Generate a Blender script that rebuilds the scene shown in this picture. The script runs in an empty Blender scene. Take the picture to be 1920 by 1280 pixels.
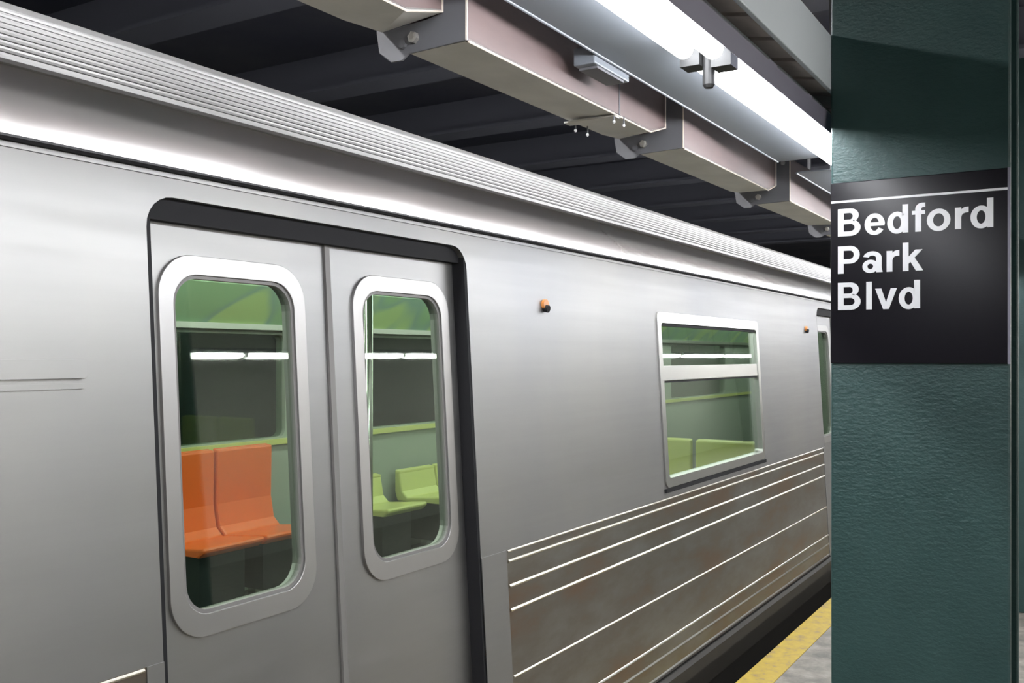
import bpy, bmesh, math, random
from mathutils import Vector
from mathutils.geometry import tessellate_polygon
random.seed(7)
C = bpy.context.scene.collection
SC = bpy.context.scene
EYE = 1.6                      # height of the lens above the platform

# ------------------------------------------------------------------ camera, world, exposure
cam = bpy.data.cameras.new('camera')
camo = bpy.data.objects.new('camera', cam); C.objects.link(camo)
F_PX = 1811.0
cam.sensor_fit = 'HORIZONTAL'; cam.sensor_width = 36.0
cam.lens = F_PX / 1920 * 36.0
cam.shift_y = 28.0 / 1920
cam.clip_start = 0.02
camo.location = (0, 0, EYE)
camo.rotation_euler = (math.radians(90), 0, math.radians(31.46))
SC.camera = camo
w = bpy.data.worlds.new('world'); SC.world = w; w.use_nodes = True
w.node_tree.nodes['Background'].inputs[0].default_value = (.55, .6, .7, 1)
w.node_tree.nodes['Background'].inputs[1].default_value = .02
SC.view_settings.view_transform = 'Standard'; SC.view_settings.look = 'None'
SC.view_settings.gamma = 1; SC.view_settings.exposure = 0.0
SC.view_settings.use_curve_mapping = False
TUBE_L = 32.0                  # radiance of the platform tubes
CAR_L = 12.0                    # radiance of the strip lights in the car
FAR_L = 72.0                   # radiance of the tubes over the far side
TUNNEL_L = 60.0                # radiance of the tube on the tunnel side

# ------------------------------------------------------------------ helpers
def tag(o, label=None, cat=None, group=None, kind=None):
    if label: o['label'] = label
    if cat: o['category'] = cat
    if group: o['group'] = group
    if kind: o['kind'] = kind
    return o
def empty(name, loc=(0, 0, 0), label=None, cat=None, group=None, parent=None, kind=None):
    o = bpy.data.objects.new(name, None); C.objects.link(o)
    o.location = loc; o.empty_display_size = .1
    if parent: o.parent = parent
    return tag(o, label, cat, group, kind)
def copy_tree(o, parent=None, dy=0):
    c = o.copy(); C.objects.link(c); c.parent = parent
    if parent is None: c.location.y += dy
    for ch in list(o.children): copy_tree(ch, c)
    return c

class MB:
    """collects polygons in world space; build() makes ONE mesh object whose origin is its parent's"""
    def __init__(s): s.v = []; s.f = []
    def add(s, vs, fs):
        n = len(s.v); s.v += [tuple(v) for v in vs]; s.f += [tuple(i + n for i in f) for f in fs]; return s
    def box(s, x0, x1, y0, y1, z0, z1):
        vs = [(x, y, z) for x in (min(x0, x1), max(x0, x1)) for y in (min(y0, y1), max(y0, y1)) for z in (min(z0, z1), max(z0, z1))]
        return s.add(vs, [(0, 1, 3, 2), (4, 6, 7, 5), (0, 4, 5, 1), (2, 3, 7, 6), (0, 2, 6, 4), (1, 5, 7, 3)])
    def prism_y(s, prof, y0, y1):        # closed profile of (x, z)
        n = len(prof)
        a = sum(prof[i][0] * prof[(i + 1) % n][1] - prof[(i + 1) % n][0] * prof[i][1] for i in range(n))
        if a < 0: prof = prof[::-1]
        vs = [(x, y0, z) for x, z in prof] + [(x, y1, z) for x, z in prof]
        fs = [(i, i + n, (i + 1) % n + n, (i + 1) % n)[::-1] for i in range(n)]
        tris = tessellate_polygon([[Vector((x, z, 0)) for x, z in prof]])
        for t in tris:
            fs.append(tuple(t)); fs.append(tuple(i + n for i in t[::-1]))
        return s.add(vs, fs)
    def sheet_y(s, prof, y0, y1, th=.004):      # open profile given thickness, extruded along y
        offs = []
        for i, p in enumerate(prof):
            a = prof[max(0, i - 1)]; b = prof[min(len(prof) - 1, i + 1)]
            d = Vector((b[0] - a[0], b[1] - a[1])).normalized()
            offs.append((p[0] - d.y * th, p[1] + d.x * th))
        return s.prism_y(list(prof) + offs[::-1], y0, y1)
    def tube(s, pts, r, n=10, cap=True):
        pts = [Vector(p) for p in pts]; base = len(s.v); 
        for i, p in enumerate(pts):
            d = (pts[min(i + 1, len(pts) - 1)] - pts[max(i - 1, 0)]).normalized()
            u = d.orthogonal().normalized() if i == 0 else (pu - d * pu.dot(d)).normalized()
            pu = u; v_ = d.cross(u)
            rr = r[i] if isinstance(r, (list, tuple)) else r
            s.v += [tuple(p + (u * math.cos(2 * math.pi * k / n) + v_ * math.sin(2 * math.pi * k / n)) * rr) for k in range(n)]
        for i in range(len(pts) - 1):
            for k in range(n):
                a = base + i * n + k; b = base + i * n + (k + 1) % n
                s.f.append((a, b, b + n, a + n))
        if cap:
            s.f.append(tuple(base + k for k in range(n))[::-1]); s.f.append(tuple(base + (len(pts) - 1) * n + k for k in range(n)))
        return s
    def plate(s, outer, holes, fn, th):
        """flat polygon with holes in 2-D, mapped by fn(u, v, depth), thickness th"""
        loops = [list(outer)] + [list(h) for h in holes]
        tris = tessellate_polygon([[Vector((a, b, 0)) for a, b in L] for L in loops])
        flat = [p for L in loops for p in L]; n = len(flat)
        vs = [fn(a, b, 0) for a, b in flat] + [fn(a, b, th) for a, b in flat]
        fs = []
        for t in tris:
            fs.append(tuple(t)); fs.append(tuple(i + n for i in t[::-1]))
        k = 0
        for L in loops:
            m = len(L)
            for i in range(m):
                a = k + i; b = k + (i + 1) % m
                fs.append((a, b, b + n, a + n))
            k += m
        return s.add(vs, fs)
    def build(s, name, mat, parent=None, bevel=0, smooth=False, **kw):
        me = bpy.data.meshes.new(name)
        off = Vector((0, 0, 0)); p = parent
        while p is not None: off += Vector(p.location); p = p.parent
        me.from_pydata([tuple(Vector(v) - off) for v in s.v], [], s.f)
        bm = bmesh.new(); bm.from_mesh(me); bmesh.ops.recalc_face_normals(bm, faces=bm.faces[:]); bm.to_mesh(me); bm.free()
        me.materials.append(mat)
        if smooth:
            for p_ in me.polygons: p_.use_smooth = True
        o = bpy.data.objects.new(name, me); C.objects.link(o)
        if parent: o.parent = parent
        if bevel:
            m = o.modifiers.new('bevel', 'BEVEL'); m.width = bevel; m.segments = 2; m.limit_method = 'ANGLE'; m.angle_limit = math.radians(40)
            if smooth:
                pass
        tag(o, **kw)
        return o
def origin(o, loc):
    """move a top-level mesh's origin without moving its surface"""
    loc = Vector(loc)
    for v in o.data.vertices: v.co -= loc
    o.location = loc; return o
def rrect(y0, y1, h0, h1, r, n=6):
    pts = []
    for cx, cy, a in ((y1 - r, h1 - r, 0), (y0 + r, h1 - r, 90), (y0 + r, h0 + r, 180), (y1 - r, h0 + r, 270)):
        for k in range(n + 1):
            t = math.radians(a + 90 * k / n); pts.append((cx + r * math.cos(t), cy + r * math.sin(t)))
    return pts

# ------------------------------------------------------------------ materials
def mat(name, col, rough=.5, metal=0.0, spec=.5):
    m = bpy.data.materials.new(name); m.use_nodes = True
    b = m.node_tree.nodes['Principled BSDF']
    b.inputs['Base Color'].default_value = (*col, 1); b.inputs['Roughness'].default_value = rough
    b.inputs['Metallic'].default_value = metal; b.inputs['Specular IOR Level'].default_value = spec
    return m
def N(m, t, **kw):
    n = m.node_tree.nodes.new(t)
    for k, v in kw.items(): setattr(n, k, v)
    return n
def noise(m, scale, detail=4, rough=.55, stretch=(1, 1, 1)):
    tc = N(m, 'ShaderNodeTexCoord'); mp = N(m, 'ShaderNodeMapping'); nz = N(m, 'ShaderNodeTexNoise')
    mp.inputs['Scale'].default_value = stretch
    nz.inputs['Scale'].default_value = scale; nz.inputs['Detail'].default_value = detail; nz.inputs['Roughness'].default_value = rough
    L = m.node_tree.links; L.new(tc.outputs['Object'], mp.inputs[0]); L.new(mp.outputs[0], nz.inputs['Vector'])
    return nz.outputs['Fac']
def ramp(m, fac, stops):
    r = N(m, 'ShaderNodeValToRGB'); m.node_tree.links.new(fac, r.inputs[0])
    e = r.color_ramp.elements
    e[0].position, e[0].color = stops[0][0], (*stops[0][1], 1)
    e[1].position, e[1].color = stops[-1][0], (*stops[-1][1], 1)
    for p, c in stops[1:-1]: q = e.new(p); q.color = (*c, 1)
    return r.outputs[0]
def vary(m, fac, stops, sock='Base Color'):
    m.node_tree.links.new(ramp(m, fac, stops), m.node_tree.nodes['Principled BSDF'].inputs[sock])
def bump(m, fac, strength=.3, dist=.002):
    b = N(m, 'ShaderNodeBump'); b.inputs['Strength'].default_value = strength; b.inputs['Distance'].default_value = dist
    m.node_tree.links.new(fac, b.inputs['Height']); m.node_tree.links.new(b.outputs[0], m.node_tree.nodes['Principled BSDF'].inputs['Normal'])
def g(v): return (v, v, v)
def emit(name, col, s):
    m = bpy.data.materials.new(name); m.use_nodes = True
    b = m.node_tree.nodes['Principled BSDF']
    b.inputs['Base Color'].default_value = (.8, .8, .8, 1)
    b.inputs['Emission Color'].default_value = (*col, 1); b.inputs['Emission Strength'].default_value = s
    return m
def glass(name, tint, refl_rough=.02):
    m = bpy.data.materials.new(name); m.use_nodes = True; nt = m.node_tree
    nt.nodes.remove(nt.nodes['Principled BSDF'])
    out = nt.nodes['Material Output']
    t = N(m, 'ShaderNodeBsdfTransparent'); t.inputs[0].default_value = (*tint, 1)
    gl = N(m, 'ShaderNodeBsdfGlossy'); gl.inputs['Roughness'].default_value = refl_rough; gl.inputs[0].default_value = (.95, 1, .97, 1)
    lw = N(m, 'ShaderNodeLayerWeight'); pw = N(m, 'ShaderNodeMath', operation='POWER'); pw.inputs[1].default_value = 4.0
    ma = N(m, 'ShaderNodeMath', operation='MULTIPLY_ADD'); ma.inputs[1].default_value = .85; ma.inputs[2].default_value = .05
    nt.links.new(lw.outputs['Facing'], pw.inputs[0]); nt.links.new(pw.outputs[0], ma.inputs[0])
    mx = N(m, 'ShaderNodeMixShader')
    nt.links.new(ma.outputs[0], mx.inputs[0]); nt.links.new(t.outputs[0], mx.inputs[1]); nt.links.new(gl.outputs[0], mx.inputs[2])
    nt.links.new(mx.outputs[0], out.inputs[0])
    return m

STEEL = mat('brushed_steel', (.62, .61, .60), .34, 1.0)
f_ = noise(STEEL, 3, 6, .6, (1, .35, 9)); vary(STEEL, f_, [(.3, g(.42)), (.7, g(.50))], 'Roughness')
f2 = noise(STEEL, 1.4, 4, .5, (1, 1, .6)); vary(STEEL, f2, [(.3, (.275, .275, .284)), (.7, (.32, .315, .306))])
SKIRT = mat('dirty_fluted_steel', (.4, .38, .35), .38, 1.0)
f2 = noise(SKIRT, 3.2, 6, .6, (1, .5, 1.6)); vary(SKIRT, f2, [(.35, (.27, .265, .25)), (.52, (.22, .20, .175)), (.66, (.23, .165, .12))])
RIB = mat('worn_rib_steel', (.62, .59, .52), .3, 1.0)
ROOF = mat('corrugated_roof_steel', (.155, .153, .152), .45, .1)
FASCIA = mat('polished_fascia_steel', (.62, .60, .59), .20, .7)
RUBBER = mat('black_rubber', (.014, .014, .016), .7, 0, .2)
SEAL = mat('grey_rubber', (.16, .155, .15), .5)
DARK = mat('underframe_dark', (.022, .020, .018), .7)
ALU = mat('window_aluminium', (.54, .54, .525), .3, 1.0)
RINGM = mat('satin_ring_steel', (.39, .385, .38), .42, 1.0)
GLASS = glass('window_glass', (.80, .86, .80))
CREAM = mat('car_wall_panel', (.32, .36, .32), .4)
CARCEIL = mat('car_ceiling_panel', (.55, .72, .55), .4)
CARFLOOR = mat('car_floor', (.03, .033, .035), .4)
ADGREEN = mat('green_advert_card', (.20, .48, .16), .4)
vary(ADGREEN, noise(ADGREEN, 2.2, 1, .4, (1, 1, .2)), [(.42, (.34, .50, .32)), (.5, (.30, .42, .38)), (.56, (.50, .64, .32))])
RED = mat('red_band', (.55, .10, .05), .4)
ORANGE = mat('orange_plastic', (.80, .15, .03), .3)
YELLOW = mat('yellow_plastic', (.55, .58, .20), .35)
POLE = mat('grab_pole_steel', (.7, .7, .68), .2, 1.0)
CARLITE = emit('car_strip_light', (.92, 1, .88), CAR_L)
AMBER = mat('amber_lens', (.55, .22, .06), .3)
TUBE = emit('fluorescent_tube', (.95, .97, 1), TUBE_L)
TUBE3 = emit('far_side_tube', (1, .98, .94), FAR_L)
TUBE2 = emit('tunnel_tube', (1, 1, 1), TUNNEL_L)
FIXT = mat('fixture_enamel', (.17, .185, .21), .45)
FIXD = mat('fixture_side_enamel', (.22, .21, .27), .5)
HOLD = mat('lamp_holder', (.022, .022, .022), .6)
BOXM = mat('brown_duct_fibreglass', (.42, .28, .26), .5)
vary(BOXM, noise(BOXM, 5, 5, .6, (1, .6, 2)), [(.3, (.11, .080, .078)), (.7, (.155, .108, .102))])
BOXB = mat('duct_underside_grey', (.40, .37, .32), .55)
vary(BOXB, noise(BOXB, 6, 5), [(.3, (.54, .53, .50)), (.7, (.68, .66, .62))])
LIP = mat('duct_edge_metal', (.85, .76, .66), .3, .3)
BRK = mat('bracket_galvanised', (.115, .115, .125), .6, 0)
BOLT = mat('bolt_zinc', (.55, .53, .50), .35, .8)
PLANK = mat('tray_plank', (.24, .21, .20), .6)
vary(PLANK, noise(PLANK, 14, 5), [(.3, (.56, .50, .47)), (.7, (.72, .64, .60))])
BEAMP = mat('pale_painted_fascia', (.76, .82, .88), .5)
bump(BEAMP, noise(BEAMP, 30, 4), .1, .001)
PAINT = mat('green_column_paint', (.03, .08, .08), .32)
vary(PAINT, noise(PAINT, 5, 6, .6), [(.3, (.019, .051, .050)), (.7, (.029, .069, .067))])
bump(PAINT, noise(PAINT, 55, 6, .62, (1, 1, 1.8)), .55, .004)
SIGNB = mat('black_enamel', (.009, .008, .011), .2, 0, .25)
SIGNW = mat('white_enamel', (.78, .78, .80), .4)
CONC = mat('platform_concrete', (.30, .28, .25), .6)
vary(CONC, noise(CONC, 9, 8, .65), [(.3, (.09, .083, .075)), (.5, (.18, .166, .145)), (.7, (.29, .27, .23))])
bump(CONC, noise(CONC, 60, 6), .2, .002)
YEL = mat('yellow_edge_paint', (.74, .52, .06), .5)
vary(YEL, noise(YEL, 16, 7, .65), [(.36, (.25, .18, .10)), (.46, (.38, .27, .03)), (.7, (.46, .33, .03))])
bump(YEL, noise(YEL, 60, 6), .3, .003)
WALLD = mat('sooty_tunnel_concrete', (.028, .029, .032), .8)
vary(WALLD, noise(WALLD, 1.2, 7, .6), [(.3, (.016, .017, .020)), (.7, (.045, .045, .046))])
CEILD = mat('sooty_ceiling', (.025, .026, .03), .8)
vary(CEILD, noise(CEILD, 1.5, 6), [(.3, (.075, .080, .115)), (.7, (.12, .12, .145))])
CBEAM = mat('sooty_ceiling_beam', (.16, .165, .205), .8)
TILE = mat('platform_wall_tile', (.50, .50, .46), .35)
BAL = mat('trackbed', (.02, .018, .016), .9)

# ------------------------------------------------------------------ the setting
Y0, Y1 = -6.0, 27.0
fl = MB().box(-1.46, 5.6, Y0, Y1, -.30, 0).build('floor', CONC, kind='structure')
MB().prism_y([(-1.534, -.30), (-1.46, -.30), (-1.46, -.002), (-1.376, -.002), (-1.376, .004), (-1.534, .004)], Y0, Y1).build('trim_1', YEL, kind='structure')
MB().box(-1.62, -1.30, Y0, Y1, -1.3, -.30).build('trim_2', DARK, kind='structure')
MB().box(-6.2, -1.30, Y0, Y1, -1.5, -1.3).build('trackbed', BAL, kind='structure')
MB().box(-6.0, -5.8, Y0, Y1, -1.3, 3.75).build('wall_left', WALLD, kind='structure')
MB().box(5.4, 5.6, Y0, Y1, 0, 3.75).build('wall_right', TILE, kind='structure')
MB().box(-6.2, 5.6, Y1, Y1 + .2, -1.5, 3.9).build('wall_back', WALLD, kind='structure')
MB().box(-6.2, 5.6, Y0 - .2, Y0, -1.5, 3.9).build('wall_front', WALLD, kind='structure')
ce = MB().box(-6.0, 5.6, Y0, Y1, 3.75, 3.9).build('ceiling', CEILD, kind='structure')
yb = 3.55 - 1.52 * 5
first = None
while yb < 16:
    if first is None:
        b = MB()
        b.box(-5.8, 5.4, yb, yb + .24, 3.46, 3.485); b.box(-5.8, 5.4, yb + .11, yb + .13, 3.485, 3.75)
        first = b.build('ceiling_beam', CBEAM, ce); yf = yb
    else:
        c = first.copy(); C.objects.link(c); c.parent = ce; c.location = (0, yb - yf, 0)
    yb += 1.52

# ------------------------------------------------------------------ the subway car
def SX(h): return 1.70 + .06 * (h + 1.455)              # lateral distance of the side skin at height h (from the lens)
def P(y, h, d=0): return (-(SX(h) + d), y, h + EYE)       # d > 0 goes into the car
CY0, CY1 = -3.2, 14.6
car = empty('subway_car', (-3.2, 2.03, -.2), 'silver stainless steel subway train car standing along the platform', 'train')
DOORS = [2.03, 7.89]; WINS = [(-1.72, -.18), (4.25, 5.78), (10.1, 11.6)]
DW = .63; D0, D1 = -1.50, .362
# smooth upper skin; the doorway notches run from the bottom edge up
HB, HT = -.665, .42
outer = [(CY0, HB)]
for c in DOORS:
    r = .075
    outer += [(c - DW, HB), (c - DW, D1 - r)]
    outer += [(c - DW + r - r * math.cos(t), D1 - r + r * math.sin(t)) for t in [math.pi / 2 * k / 6 for k in range(1, 7)]]
    outer += [(c + DW - r + r * math.sin(t), D1 - r + r * math.cos(t)) for t in [math.pi / 2 * k / 6 for k in range(0, 7)]]
    outer += [(c + DW, HB)]
outer += [(CY1, HB), (CY1, HT), (CY0, HT)]
holes = [rrect(a, b, -.60, .195, .03)[::-1] for a, b in WINS]
MB().plate(outer, holes, P, .05).build('side_panel', STEEL, car)
# fluted lower panels between the doors
RIBS = [-.671, -.705, -.790, -.872, -1.098, -1.302, -1.366, -1.440]
segs = []
prev = CY0
for c in DOORS: segs.append((prev, c - DW)); prev = c + DW
segs.append((prev, CY1))
for a, b in segs:
    sk = MB().plate([(a, -1.455), (b, -1.455), (b, HB), (a, HB)], [], P, .05).build('fluted_panel', SKIRT, car)
    ra = a + (.165 if a > CY0 else 0); rb = b - (.05 if b < CY1 else 0)
    if a > CY0: MB().plate([(a, -1.455), (a + .155, -1.455), (a + .155, HB), (a, HB)], [], lambda y, h, d: P(y, h, -.003 + d), .01).build('door_pillar', STEEL, car)
    if b < CY1: MB().plate([(b - .045, -1.455), (b, -1.455), (b, HB), (b - .045, HB)], [], lambda y, h, d: P(y, h, -.003 + d), .01).build('door_pillar', STEEL, car)
    for i, h in enumerate(RIBS):
        q = .0030 if i in (0, 4) else .0042
        prof = [(-SX(h), h + EYE - q * 1.6), (-SX(h) + q * 1.1, h + EYE - q * .8), (-SX(h) + q * 1.5, h + EYE + q * .3), (-SX(h) + q * .6, h + EYE + q * 1.3), (-SX(h), h + EYE + q * 1.6), (-SX(h) - .004, h + EYE)]
        MB().prism_y(prof, ra, rb).build('rib', RIB, sk)
# sill under the body, dark underframe
MB().box(-4.6, -1.735, CY0, CY1, EYE - 1.80, EYE - 1.50).build('underframe', DARK, car)
MB().box(-1.80, -1.66, CY0 + .1, CY1 - .1, EYE - 1.52, EYE - 1.462).build('sill', DARK, car)
# gutter, fascia, roof
def Q(X, h): return (-X, h + EYE)
gx = SX(.42)
MB().prism_y([Q(gx + .03, .418), Q(gx - .012, .418), Q(gx - .016, .424), Q(gx - .012, .430), Q(gx + .03, .431)], CY0, CY1).build('rain_gutter', RUBBER, car)
MB().prism_y([Q(gx + .03, .406), Q(gx - .006, .406), Q(gx - .006, .411), Q(gx + .03, .411)], CY0, CY1).build('gutter_bead', STEEL, car)
fas = [(gx - .002, .431)]
for q in range(20):            # leans outwards at the foot, curves back towards the roof edge
    a_ = math.radians(-4.2 + 11.0 * min(1, (q + .5) / 15))
    fas.append((fas[-1][0] + math.sin(a_) * .137 / 20, fas[-1][1] + math.cos(a_) * .137 / 20))
MB().sheet_y([Q(*p) for p in fas], CY0, CY1, .02).build('roof_fascia', FASCIA, car)
rp = [(gx - .008, .566), (gx - .008, .574), (gx + .016, .586), (gx + .030, .596), (gx + .25, .762), (gx + .45, .855), (gx + .85, .93), (3.25, .955), (4.2, .90), (4.6, .70), (4.66, .42)]
rf = MB().sheet_y([Q(*p) for p in rp], CY0, CY1, .03).build('roof', ROOF, car)
NR = 8
for k in range(NR):
    t = (k + .5) / NR
    X = gx + .030 + .220 * t; h = .592 + .170 * t
    d = Vector((.220, .170)).normalized(); nrm = Vector((-d.y, d.x))
    wv = .0122
    pr = []
    for a in range(7):
        th = math.pi * a / 6
        c = Vector((X, h)) - d * wv * math.cos(th) + nrm * .0100 * math.sin(th)
        pr.append(Q(c.x, c.y))
    MB().prism_y(pr, CY0, CY1).build('roof_rib', ROOF, rf)
# far side, ends, floor, ceiling of the interior
fo = [(CY0, -1.455), (CY1, -1.455), (CY1, .45), (CY0, .45)]
owins = []
for c in DOORS:
    owins += [(c - .50, c - .14, -.60, .12), (c + .14, c + .50, -.60, .12)]
for a, b in [(2.95, 4.60), (4.80, 7.05), (-1.9, 1.0), (9.0, 10.6), (11.2, 13.2)]: owins.append((a, b, -.52, .14))
def PF(y, h, d=0): return (-(4.55 + d), y, h + EYE)
MB().plate(fo, [rrect(a, b, c, d, .05)[::-1] for a, b, c, d in owins], PF, .08).build('far_wall', CREAM, car)
for a, b, c, d in owins:
    MB().plate(rrect(a - .02, b + .02, c - .02, d + .02, .05), [], lambda y, h, q: (-(4.575 + q), y, h + EYE), .006).build('far_window', GLASS, car)
MB().box(-4.62, -1.80, CY0 + .01, CY1 - .01, EYE - 1.50, EYE - 1.47).build('car_floor', CARFLOOR, car)
MB().box(-4.55, -1.86, CY0 + .05, CY1 - .05, EYE + .52, EYE + .54).build('car_ceiling', CARCEIL, car)
for X in (2.55, 3.85):
    MB().prism_y([(-X - .09, EYE + .519), (-X + .09, EYE + .519), (-X + .05, EYE + .475), (-X - .05, EYE + .475)], CY0 + .3, CY1 - .3).build('ceiling_strip_light', CARLITE, car)
for y in (CY0 + .02, CY1 - .08):
    MB().box(-4.62, -1.80, y, y + .06, EYE - 1.48, EYE + .60).build('end_wall', CREAM, car)
# advert cove on the far wall
MB().prism_y([(-4.54, EYE + .20), (-4.50, EYE + .20), (-4.30, EYE + .42), (-4.30, EYE + .46), (-4.54, EYE + .46)], CY0 + .3, CY1 - .3).build('advert_cove', ADGREEN, car)
MB().box(-4.31, -4.27, CY0 + .3, CY1 - .3, EYE + .44, EYE + .515).build('red_cove_band', RED, car)
MB().box(-4.53, -4.47, CY0 + .3, CY1 - .3, EYE + .165, EYE + .20).build('cove_ledge', ALU, car)
MB().box(-4.55, -4.52, CY0 + .3, CY1 - .3, EYE - .565, EYE - .53).build('far_window_sill', YELLOW, car)
# door leaves (recessed), windows, gaskets
def door(c):
    for sgn in (-1, 1):
        a, b = (c - DW - .02, c - .006) if sgn < 0 else (c + .006, c + DW + .02)
        gc = c + sgn * .335
        w0, w1 = gc - .192, gc + .192
        lf = MB().plate([(a, -1.49), (b, -1.49), (b, .325), (a, .325)], [rrect(w0, w1, -.60, .19, .07)[::-1]], lambda y, h, d: P(y, h, .050 + d), .034).build('door_leaf', STEEL, car)
        # raised pressed ring round the window, gasket and pane
        ring = MB().plate(rrect(w0 - .045, w1 + .045, -.655, .240, .10, 10), [rrect(w0 - .004, w1 + .004, -.604, .194, .072, 10)[::-1]], lambda y, h, d: P(y, h, .041 + d), .012)
        ring.build('window_ring', RINGM, lf, bevel=.004)
        MB().plate(rrect(w0 - .004, w1 + .004, -.604, .194, .072), [rrect(w0 + .005, w1 - .005, -.595, .185, .065)[::-1]], lambda y, h, d: P(y, h, .047 + d), .020).build('window_gasket', SEAL, lf)
        MB().plate(rrect(w0, w1, -.600, .190, .07), [], lambda y, h, d: P(y, h, .055 + d), .006).build('window_pane', GLASS, lf)
        e = c + sgn * .010
        MB().plate([(min(e, c), -1.49), (max(e, c), -1.49), (max(e, c), .325), (min(e, c), .325)], [], lambda y, h, d: P(y, h, .042 + d), .03).build('edge_seal', SEAL, lf)
    # dark header and jamb seals in the reveal
    MB().plate([(c - DW, .310), (c + DW, .310), (c + DW, .362), (c - DW, .362)], [], lambda y, h, d: P(y, h, .022 + d), .03).build('header_seal', RUBBER, car)
    for sgn in (-1, 1):
        e = c + sgn * DW; lo, hi = sorted((e, e - sgn * .012))
        MB().plate([(lo, -1.49), (hi, -1.49), (hi, .33), (lo, .33)], [], lambda y, h, d: P(y, h, .002 + d), .048).build('jamb_seal', RUBBER, car)
    MB().plate([(c - DW, -1.50), (c + DW, -1.50), (c + DW, -1.47), (c - DW, -1.47)], [], lambda y, h, d: P(y, h, -.02 + d), .12).build('threshold', ALU, car)
for c in DOORS: door(c)
# side windows with a drop sash
for a, b in WINS:
    wf = MB().plate(rrect(a - .012, b + .012, -.618, .212, .035), [rrect(a + .03, b - .03, -.575, .160, .02)[::-1]], lambda y, h, d: P(y, h, -.008 + d), .05).build('window_frame', ALU, car, bevel=.003)
    MB().plate([(a + .03, -.118), (b - .03, -.118), (b - .03, -.045), (a + .03, -.045)], [], lambda y, h, d: P(y, h, -.002 + d), .03).build('sash_rail', ALU, wf, bevel=.004)
    MB().plate([(a + .03, -.126), (b - .03, -.126), (b - .03, -.118), (a + .03, -.118)], [], lambda y, h, d: P(y, h, .004 + d), .02).build('sash_gasket', RUBBER, wf)
    MB().plate(rrect(a + .032, b - .032, .146, .158, .003, 2), [], lambda y, h, d: P(y, h, .002 + d), .02).build('sash_gasket', RUBBER, wf)
    MB().plate([(a + .028, -.045), (b - .028, -.045), (b - .028, .162), (a + .028, .162)], [], lambda y, h, d: P(y, h, .012 + d), .006).build('window_pane', GLASS, wf)
    MB().plate([(a + .028, -.577), (b - .028, -.577), (b - .028, -.118), (a + .028, -.118)], [], lambda y, h, d: P(y, h, .022 + d), .006).build('window_pane', GLASS, wf)
    MB().plate([(a - .02, -.640), (b + .02, -.640), (b + .02, -.622), (a - .02, -.622)], [], lambda y, h, d: P(y, h, -.010 + d), .014).build('window_drip', RUBBER, wf)
# marker lights beside the doors
for y in (3.17, 6.93):
    m = MB().tube([P(y, .195, .0), P(y, .195, -.012)], .020, 16).build('marker_light', AMBER, car)
    MB().tube([P(y, .182, .002), P(y, .178, -.020)], .014, 12).build('marker_lamp_hood', RUBBER, m)
# raised number plate holder left of the doors
MB().plate(rrect(.72, 1.235, -.045, -.006, .006, 3), [], lambda y, h, d: P(y, h, -.008 + d), .010).build('side_plate', STEEL, car, bevel=.002)
MB().plate(rrect(.72, 1.235, -.066, -.055, .003, 2), [], lambda y, h, d: P(y, h, -.004 + d), .006).build('side_plate_rail', STEEL, car)
# grab poles inside
for X, y in ((3.95, 4.28), (2.3, 2.75), (3.2, 3.55), (3.2, 6.2), (3.95, 2.72)):
    MB().tube([(-X, y, EYE - 1.47), (-X, y, EYE + .52)], .016, 10).build('grab_pole', POLE, car, smooth=True)
# seats (things inside the car)
def seat_mesh(wd=.44, top=.92):
    """bucket seat facing +x (towards the platform), origin under its back edge on the floor"""
    prof = [(.02, top), (.0, top + .01), (-.0, .46), (.02, .40), (.42, .40), (.46, .43), (.455, .455), (.40, .45), (.12, .425), (.07, .47), (.045, .60), (.05, top)]
    s = MB().prism_y([(x, z) for x, z in prof], -wd / 2, wd / 2); return s
def seat(name, X, y, m, label, rot=0, group=None, top=.92):
    s = empty(name, (0, 0, 0), label, 'seat', group)
    sm = seat_mesh(.44, top).build('seat_shell', m, s, bevel=.015)
    MB().box(.03, .36, -.16, .16, .12, .398).build('seat_box', CARFLOOR, s)
    MB().box(.10, .16, -.03, .03, 0, .12).build('seat_leg', POLE, s)
    s.location = (-X, y, EYE - 1.47); s.rotation_euler.z = rot
    return s
G = 'moulded seats along the far side of the car'
seat('orange_seat', 4.50, 3.71, ORANGE, 'orange moulded seat seen at left through the left door window', 0, G)
seat('orange_seat', 4.50, 4.17, ORANGE, 'orange moulded seat nearest the pole, centred in the left door window', 0, G)
seat('yellow_seat', 4.50, 5.25, YELLOW, 'yellow-green moulded seat just right of the orange seats inside the car', 0, G, .62)
seat('yellow_seat', 4.50, 5.90, YELLOW, 'yellow-green moulded seat seen at left through the right door window', 0, G, .62)
seat('yellow_seat', 4.50, 6.36, YELLOW, 'yellow-green moulded seat seen at right through the right door window', 0, G, .62)
seat('yellow_seat', 2.07, 6.10, YELLOW, 'pale yellow-green crosswise seat back nearest the glass inside the side window, right of its middle', -math.pi / 2)
seat('yellow_seat', 2.54, 6.10, YELLOW, 'pale yellow-green crosswise seat back beside the aisle behind the side window, near its left end', -math.pi / 2)

# ------------------------------------------------------------------ columns
def column(y, label):
    t = empty('column', (-.3684, y, 0), label, 'column', 'green steel platform columns')
    x0, x1 = -.5626, -.1742
    MB().box(x0, x1, y, y + .020, 0, 3.75).build('front_flange', PAINT, t, bevel=.005)
    MB().box(x0, x1, y + .235, y + .255, 0, 3.75).build('rear_flange', PAINT, t, bevel=.005)
    MB().box(-.380, -.357, y + .020, y + .235, 0, 3.75).build('web', PAINT, t)
    return t
column(2.40, 'dark green glossy painted steel column carrying the black station sign')
column(6.80, 'dark green steel column farther back, a sliver at the right edge')

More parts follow.
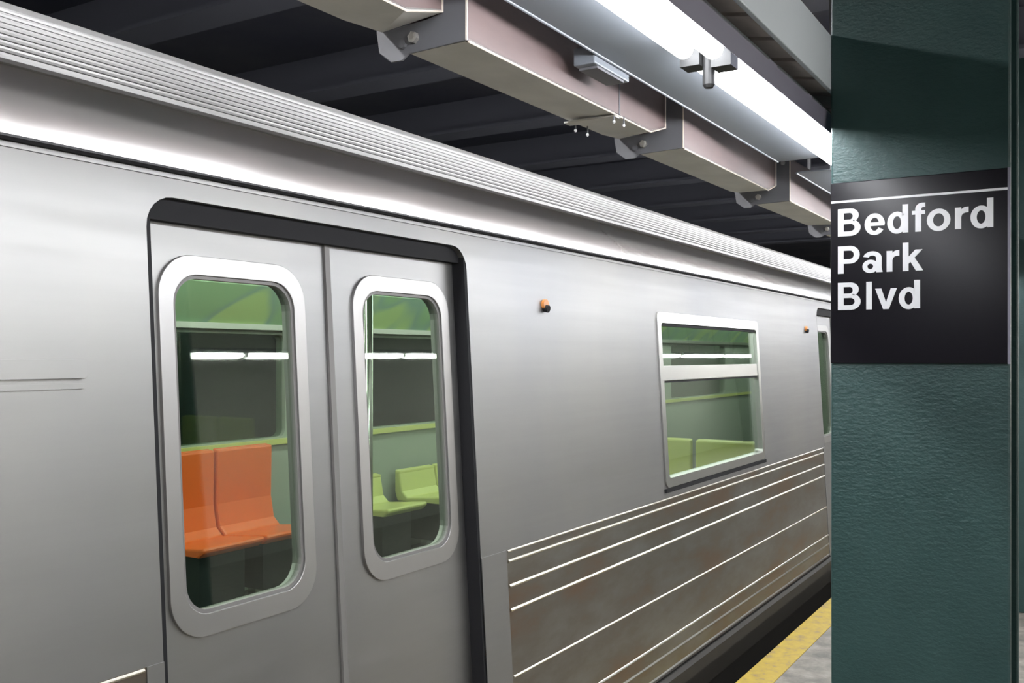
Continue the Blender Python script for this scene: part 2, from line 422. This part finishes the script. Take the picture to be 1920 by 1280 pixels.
# ------------------------------------------------------------------ station sign with its lettering
YS = 2.40
sg = empty('station_sign', (-.3684, YS - .004, EYE + .2), 'black enamel sign reading Bedford Park Blvd on the green column', 'sign')
MB().box(-.5615, -.1750, YS - .0075, YS + .0, EYE - .0165, EYE + .4175).build('sign_plate', SIGNB, sg, bevel=.002)
MB().box(-.5600, -.1790, YS - .0085, YS - .0070, EYE + .3685, EYE + .3738).build('white_rule', SIGNW, sg)
MB().box(-.1795, -.1745, YS - .0095, YS - .0, EYE - .0165, EYE + .4175).build('sign_rim', FIXD, sg)
def arc(cx, cy, rx, ry, a0, a1, n=14):
    return [(cx + rx * math.cos(math.radians(a0 + (a1 - a0) * k / n)), cy + ry * math.sin(math.radians(a0 + (a1 - a0) * k / n))) for k in range(n + 1)]
def strip(o, i): return [[o[k], o[k + 1], i[k + 1], i[k]] for k in range(len(o) - 1)]
def R(x0, y0, x1, y1): return [[(x0, y0), (x1, y0), (x1, y1), (x0, y1)]]
def ring(cx, cy, rx, ry, ix, iy, a0=0, a1=360): return strip(arc(cx, cy, rx, ry, a0, a1, 32), arc(cx, cy, ix, iy, a0, a1, 32))
GL = {
 'B': (722, R(76, 0, 222, 718) + strip([(200, 718), (390, 718)] + arc(390, 535, 215, 183, 90, -90) + [(200, 352)], [(200, 602), (375, 602)] + arc(375, 515, 80, 87, 90, -90) + [(200, 428)])
           + strip([(200, 426), (400, 426)] + arc(400, 213, 252, 213, 90, -90) + [(200, 0)], [(200, 314), (390, 314)] + arc(390, 218, 112, 96, 90, -90) + [(200, 122)])),
 'P': (667, R(76, 0, 222, 718) + strip([(200, 718), (390, 718)] + arc(390, 487, 238, 231, 90, -90) + [(200, 256)], [(200, 598), (375, 598)] + arc(375, 487, 106, 111, 90, -90) + [(200, 376)])),
 'e': (556, ring(278, 263, 250, 281, 110, 172, 0, 328) + R(150, 218, 520, 312)),
 'd': (611, ring(268, 263, 238, 281, 98, 165) + R(398, 0, 538, 718)),
 'o': (611, ring(305, 263, 272, 281, 130, 165)),
 'f': (333, R(92, 0, 232, 560) + strip([(92, 540)] + arc(250, 565, 158, 160, 180, 90) + [(328, 724)], [(232, 540)] + arc(276, 562, 44, 52, 180, 90) + [(328, 614)]) + R(14, 436, 325, 532)),
 'r': (389, R(70, 0, 210, 532) + strip([(130, 300), (180, 430), (222, 492), (268, 526), (318, 542), (378, 544)], [(210, 180), (210, 290), (228, 350), (262, 384), (310, 400), (378, 402)])),
 'a': (556, R(366, 60, 502, 385) + strip([(366, 70), (376, 0)], [(502, 110), (530, 0)]) + strip(arc(274, 378, 228, 168, 0, 168), arc(274, 374, 92, 66, 0, 168)) + ring(226, 158, 196, 172, 72, 70)),
 'k': (556, R(70, 0, 210, 718) + [[(200, 175), (370, 532)[0:2], (535, 532), (205, 175)]] + [[(200, 170), (200, 350), (372, 532), (538, 532)]] + [[(250, 235), (352, 332), (556, 0), (384, 0)]]),
 'l': (278, R(70, 0, 210, 718)),
 'v': (556, [[(12, 532), (162, 532), (335, 0), (208, 0)]] + [[(394, 532), (542, 532), (348, 0), (222, 0)]]),
}
def word(txt, x, zb):
    s = .0655 / 718; b = MB(); k = 0
    pen = -76
    for ch in txt:
        adv, polys = GL[ch]
        for poly in polys:
            n = len(poly); k += 1; d0 = YS - .0090 - (k % 7) * 2e-5
            vs = [(x + (pen + p[0]) * s, d0, zb + p[1] * s) for p in poly] + [(x + (pen + p[0]) * s, YS - .0070, zb + p[1] * s) for p in poly]
            fs = [tuple(range(n)), tuple(range(2 * n - 1, n - 1, -1))] + [(i, (i + 1) % n, (i + 1) % n + n, i + n) for i in range(n)]
            b.add(vs, fs)
        pen += adv
    return b
for txt, zb in (('Bedford', .2880), ('Park', .1985), ('Blvd', .1112)):
    word(txt, -.5440, EYE + zb).build('lettering', SIGNW, sg)

# ------------------------------------------------------------------ fluorescent fixtures
def fixture(yc, x=0, label='', group=None, bare=False, m=TUBE, up=0):
    """tandem two-tube strip fixture 2.5 m long, centred on yc; x shifts it sideways"""
    t = empty('light_fixture', (-.70 + x, yc, EYE + .60), label, 'light', group)
    H = EYE + up; t.location.z += up
    a, b = yc - 1.245, yc + 1.245
    def X(v): return x - v
    MB().prism_y([(X(.578), H + .598), (X(.600), H + .620), (X(.745), H + .620), (X(.745), H + .627), (X(.700), H + .627), (X(.700), H + .672), (X(.646), H + .672), (X(.646), H + .627), (X(.598), H + .626), (X(.574), H + .602)], a, b).build('housing', FIXT, t)
    if not bare: MB().prism_y([(X(.745), H + .621), (X(.886), H + .621), (X(.886), H + .625), (X(.745), H + .625)], a, b).build('reflector_wing', FIXT, t)
    if not bare: MB().tube([(X(.886), a, H + .621), (X(.886), b, H + .621)], .0032, 8).build('wing_hem', FIXT, t)
    if not bare: MB().prism_y([(X(.583), H + .559), (X(.5800), H + .557), (X(.5745), H + .602), (X(.578), H + .602)], a, b).build('side_lip', FIXD, t)
    if not bare:
        for q0, q1 in ((-1.20, -.62), (-.58, .10), (.16, .40), (.44, 1.20)): MB().box(X(.5755), X(.5725), yc + q0, yc + q1, H + .5985, H + .602).build('lip_hem', ALU, t)
    for k, (c0, c1) in enumerate(((a + .03, yc - .04), (yc + .04, b - .03))):
        for xx, hh in ((.635, .587), (.695, .597)):
            MB().tube([(X(xx), c0, H + hh), (X(xx), c0 + .012, H + hh), (X(xx), c1 - .012, H + hh), (X(xx), c1, H + hh)], [.012, .019, .019, .012], 14).build('tube', m, t, smooth=False)
    for yy in (a + .015, yc, b - .015):
        w_ = .022 if yy == yc else .014
        MB().box(X(.652), X(.612), yy - w_, yy + w_, H + .563, H + .620).build('lamp_holder', HOLD, t)
        MB().box(X(.716), X(.676), yy - w_, yy + w_, H + .573, H + .620).build('lamp_holder', HOLD, t)
    MB().tube([(X(.664), yc, H + .620), (X(.664), yc, H + .536), (X(.664), yc, H + .530)], [.012, .012, .008], 12).build('centre_knob', HOLD, t)
    if bare:
        for q in (-.8, .8): MB().tube([(X(.665), yc + q, H + .626), (X(.665), yc + q, 3.75)], .006, 6).build('hanger_rod', BRK, t)
    return t
GN = 'platform edge strip lights'
YC = 1.83; PT = 2.71
fixture(YC, 0, 'white fluorescent strip light ending at the green column, nearest the camera', GN)
fixture(YC + PT, 0, 'fluorescent strip light beyond the green column, next along the row', GN)
for k in (2, 3): fixture(YC + k * PT, 0, 'fluorescent strip light far along the row behind the green column', GN)
fixture(YC - PT, 0, 'fluorescent strip light behind the viewpoint over the platform edge', GN)
for k in range(-2, 9): fixture(YC + k * PT, 4.7, 'fluorescent strip light over the far side of the platform', 'strip lights over the far side of the platform', bare=True, m=TUBE3, up=.12)
for k in range(-1, 6): fixture(.6 + k * PT, -1.085, 'fluorescent strip light above the train on the tunnel side', 'tunnel strip lights', bare=True, m=TUBE2, up=.588)

# ------------------------------------------------------------------ tray of planks and pale fascia beside the columns
tr = empty('cable_tray', (-.60, 1.5, EYE + .655), 'brown slatted tray with dark joints running above the strip lights', 'tray')
k = 0; y = -3.0
pl0 = None
while y < 12.5:
    if pl0 is None:
        pl0 = MB().prism_y([(-.634, EYE + .660), (-.5758, EYE + .6497), (-.5758, EYE + .6577), (-.634, EYE + .668)], y + .013, y + .153).build('slat', PLANK, tr, bevel=.0015); ys0 = y
    else:
        c = pl0.copy(); C.objects.link(c); c.parent = tr; c.location = (random.uniform(-.0006, .0006), y - ys0, random.uniform(-.0008, .0008))
    y += .1655
MB().prism_y([(-.640, EYE + .657), (-.634, EYE + .656), (-.634, EYE + .675), (-.640, EYE + .675)], -3.0, 12.5).build('tray_edge', ALU, tr)
MB().prism_y([(-.632, EYE + .669), (-.5760, EYE + .6585), (-.5760, EYE + .662), (-.632, EYE + .677)], -3.0, 12.5).build('tray_back', RUBBER, tr)
MB().prism_y([(-.5627, EYE + .6475), (-.5747, EYE + .6475), (-.5747, EYE + .779), (-.5627, EYE + .779)], -3.0, 12.5).build('fascia_board', BEAMP, None, bevel=.002,
    label='pale grey painted fascia running along the left face of the green columns', cat='beam')

# ------------------------------------------------------------------ brown duct in sections, with brackets
A = .95; HBt = .553; XF = 1.080
br_y = [1.400 - 1.024 + 1.024 * k for k in range(9)]
# cross-section (lateral distance, height) at a section's proud start and at its tapered end
def sec(t):
    def m(a, b): return a + (b - a) * t
    return {'st': (m(.950, 1.000), m(.706, .752)), 'sb': (m(.950, 1.000), m(.5535, .611)), 'bn': (m(.951, 1.040), m(.553, .604)),
            'bf': (m(1.080, 1.137), m(.553, .599)), 'rt': (m(1.080, 1.137), m(.706, .752))}
def loft(keys, y0, y1, t0, t1, th, nrm):
    a, b = sec(t0), sec(t1); n = len(keys)
    A0 = [(-a[k][0], y0, EYE + a[k][1]) for k in keys] + [(-a[k][0] - nrm[0] * th, y0, EYE + a[k][1] + nrm[1] * th) for k in reversed(keys)]
    B0 = [(-b[k][0], y1, EYE + b[k][1]) for k in keys] + [(-b[k][0] - nrm[0] * th, y1, EYE + b[k][1] + nrm[1] * th) for k in reversed(keys)]
    m = 2 * n; mb = MB()
    mb.add(A0 + B0, [(i, (i + 1) % m, (i + 1) % m + m, i + m) for i in range(m)] + [tuple(range(m))[::-1], tuple(range(m, 2 * m))])
    return mb
def duct(y0, y1, label, t0=0.0):
    t = empty('cable_duct', (-(A + XF) / 2, (y0 + y1) / 2, EYE + HBt), label, 'duct', 'brown cable duct sections')
    T = .888; yc = y0 + (y1 - y0) * T
    def X(k): return .950 + .050 * k
    def hb(k): return .582 * X(k)
    def V(x, y, h): return (-x, y, EYE + h)
    def slab(pts, d):                       # polygon of world points with thickness vector d
        n = len(pts); q = [(p[0] + d[0], p[1] + d[1], p[2] + d[2]) for p in pts]
        return MB().add(pts + q, [tuple(range(n)), tuple(range(n, 2 * n))[::-1]] + [(i, (i + 1) % n, (i + 1) % n + n, i + n) for i in range(n)])
    slab([V(X(0), y0, .706), V(X(0), y0, hb(0)), V(X(T), yc, hb(T)), V(X(1), y1, .611), V(X(1), y1, .752)], (-.005, 0, 0)).build('side_board', BOXM, t)
    slab([V(X(0), y0, hb(0)), V(X(T), yc, hb(T)), V(1.080 + .057 * T, yc, .553 + .038 * T), V(1.080, y0, .553)], (0, 0, .005)).build('bottom_board', BOXB, t)
    slab([V(X(T), yc, hb(T)), V(X(1), y1, .611), V(1.137, y1, .599), V(1.080 + .057 * T, yc, .553 + .038 * T)], (0, 0, .005)).build('chamfer_board', BOXB, t)
    loft(['bf', 'rt'], y0, y1, t0, 1, .005, (-1, 0)).build('rear_board', BOXM, t)
    loft(['st', 'rt'], y0, y1, t0, 1, .005, (0, -1)).build('cover_board', BOXM, t)
    e = .0008
    MB().tube([V(X(0) - e, y0, hb(0) - e), V(X(T) - e, yc, hb(T) - e), V(X(1) - e, y1 - .003, .611), V(X(1) - e, y1 - .003, .70)], .0022, 6).build('edge_strip', LIP, t)
    return t
def bracket(y, label):
    """U-shaped end frame standing square to the track, its dark face towards the lens"""
    t = empty('hanger_bracket', (-(A + XF) / 2, y + .03, EYE + HBt), label, 'bracket', 'duct hanger brackets')
    u = [(.950, 1.20), (.950, .5535), (1.078, .550), (1.092, .5405), (1.118, .541), (1.146, .562), (1.152, .600), (1.152, 1.20), (1.138, 1.20), (1.138, .600), (1.040, .605), (1.001, .612), (1.001, 1.20)]
    MB().plate([(a, b) for a, b in u], [], lambda X, h, d: (-X, y + d, EYE + h), .005).build('frame_plate', BRK, t, bevel=.0015)
    MB().box(-A + .0012, -A - .002, y - .001, y + .0015, EYE + .5535, EYE + .80).build('frame_edge', LIP, t)
    MB().tube([(-1.063, y + .001, EYE + .576), (-1.063, y - .009, EYE + .576), (-1.063, y - .011, EYE + .576)], [.0105, .0105, .006], 6).build('bolt', BOLT, t)
    MB().tube([(-1.088, y + .001, EYE + .568), (-1.088, y - .007, EYE + .568)], .008, 8).build('bolt', BRK, t)
    MB().tube([(-.974, y + .001, EYE + .690), (-.974, y - .006, EYE + .690)], .008, 8).build('bolt', BOLT, t)
    MB().box(-1.152, -.950, y - .004, y + .009, EYE + 1.195, EYE + 1.225).build('cross_strap', BRK, t)
    MB().tube([(-1.05, y + .01, EYE + 1.22), (-1.05, y + .01, 3.75)], .008, 8).build('hanger_rod', BRK, t)
    return t
dl = {0: 'brown cable duct section at the top edge, left of the first bracket', 1: 'long brown cable duct section between the first and second brackets, with a clamp under it',
      2: 'brown cable duct section between the second and third brackets', 3: 'brown cable duct section between the third bracket and the green column'}
bl = {1: 'dark grey bracket with a pale bolt, leftmost under the brown duct', 2: 'dark grey bracket under the brown duct right of the clamp, second from the left',
      3: 'dark grey bracket under the brown duct, nearest the green column'}
for i, yb_ in enumerate(br_y):
    if i: duct(br_y[i - 1] + .0055, yb_ - .001, dl.get(i - 1, 'brown cable duct section hidden behind the green column'))
    else: duct(br_y[0] - 1.02, yb_ - .001, 'brown cable duct section out of the frame above the camera')
    bracket(yb_, bl.get(i, 'dark grey duct bracket out of sight along the duct'))
# clamp with dangling studs under the long section
def clamp():
    z0 = EYE + .5855; yc = 2.085
    t = empty('duct_clamp', (-1.05, yc, z0), 'small grey clamp with pale hanging studs gripping the brown duct', 'clamp')
    for dy in (-.013, .013): MB().box(-.9860, -.9830, yc + dy - .0025, yc + dy + .0025, z0 - .019, EYE + .70).build('strap', BRK, t)
    MB().box(-1.118, -.9830, yc - .016, yc + .016, z0 - .019, z0 - .015).build('bottom_plate', BOXB, t)
    for x, y in ((-.986, yc - .012), (-.982, yc + .035), (-1.105, yc + .02), (-1.100, yc + .075)):
        w_ = MB().tube([(x, y, z0 - .010), (x, y, z0 - .028)], .0020, 6).build('stud', BRK, t)
        MB().tube([(x, y, z0 - .028), (x, y, z0 - .032), (x, y, z0 - .035)], [.0028, .0040, .0015], 8).build('stud_cap', SIGNW, w_)
clamp()
def jbox():
    t = empty('junction_box', (-.90, 1.86, EYE + .63), 'small grey box bracket between the strip light and the brown duct', 'bracket')
    MB().box(-.940, -.890, 1.78, 1.95, EYE + .603, EYE + .640).build('box_body', FIXT, t, bevel=.003)
    MB().box(-.936, -.894, 1.80, 1.93, EYE + .598, EYE + .603).build('box_lid', BRK, t)
jbox()
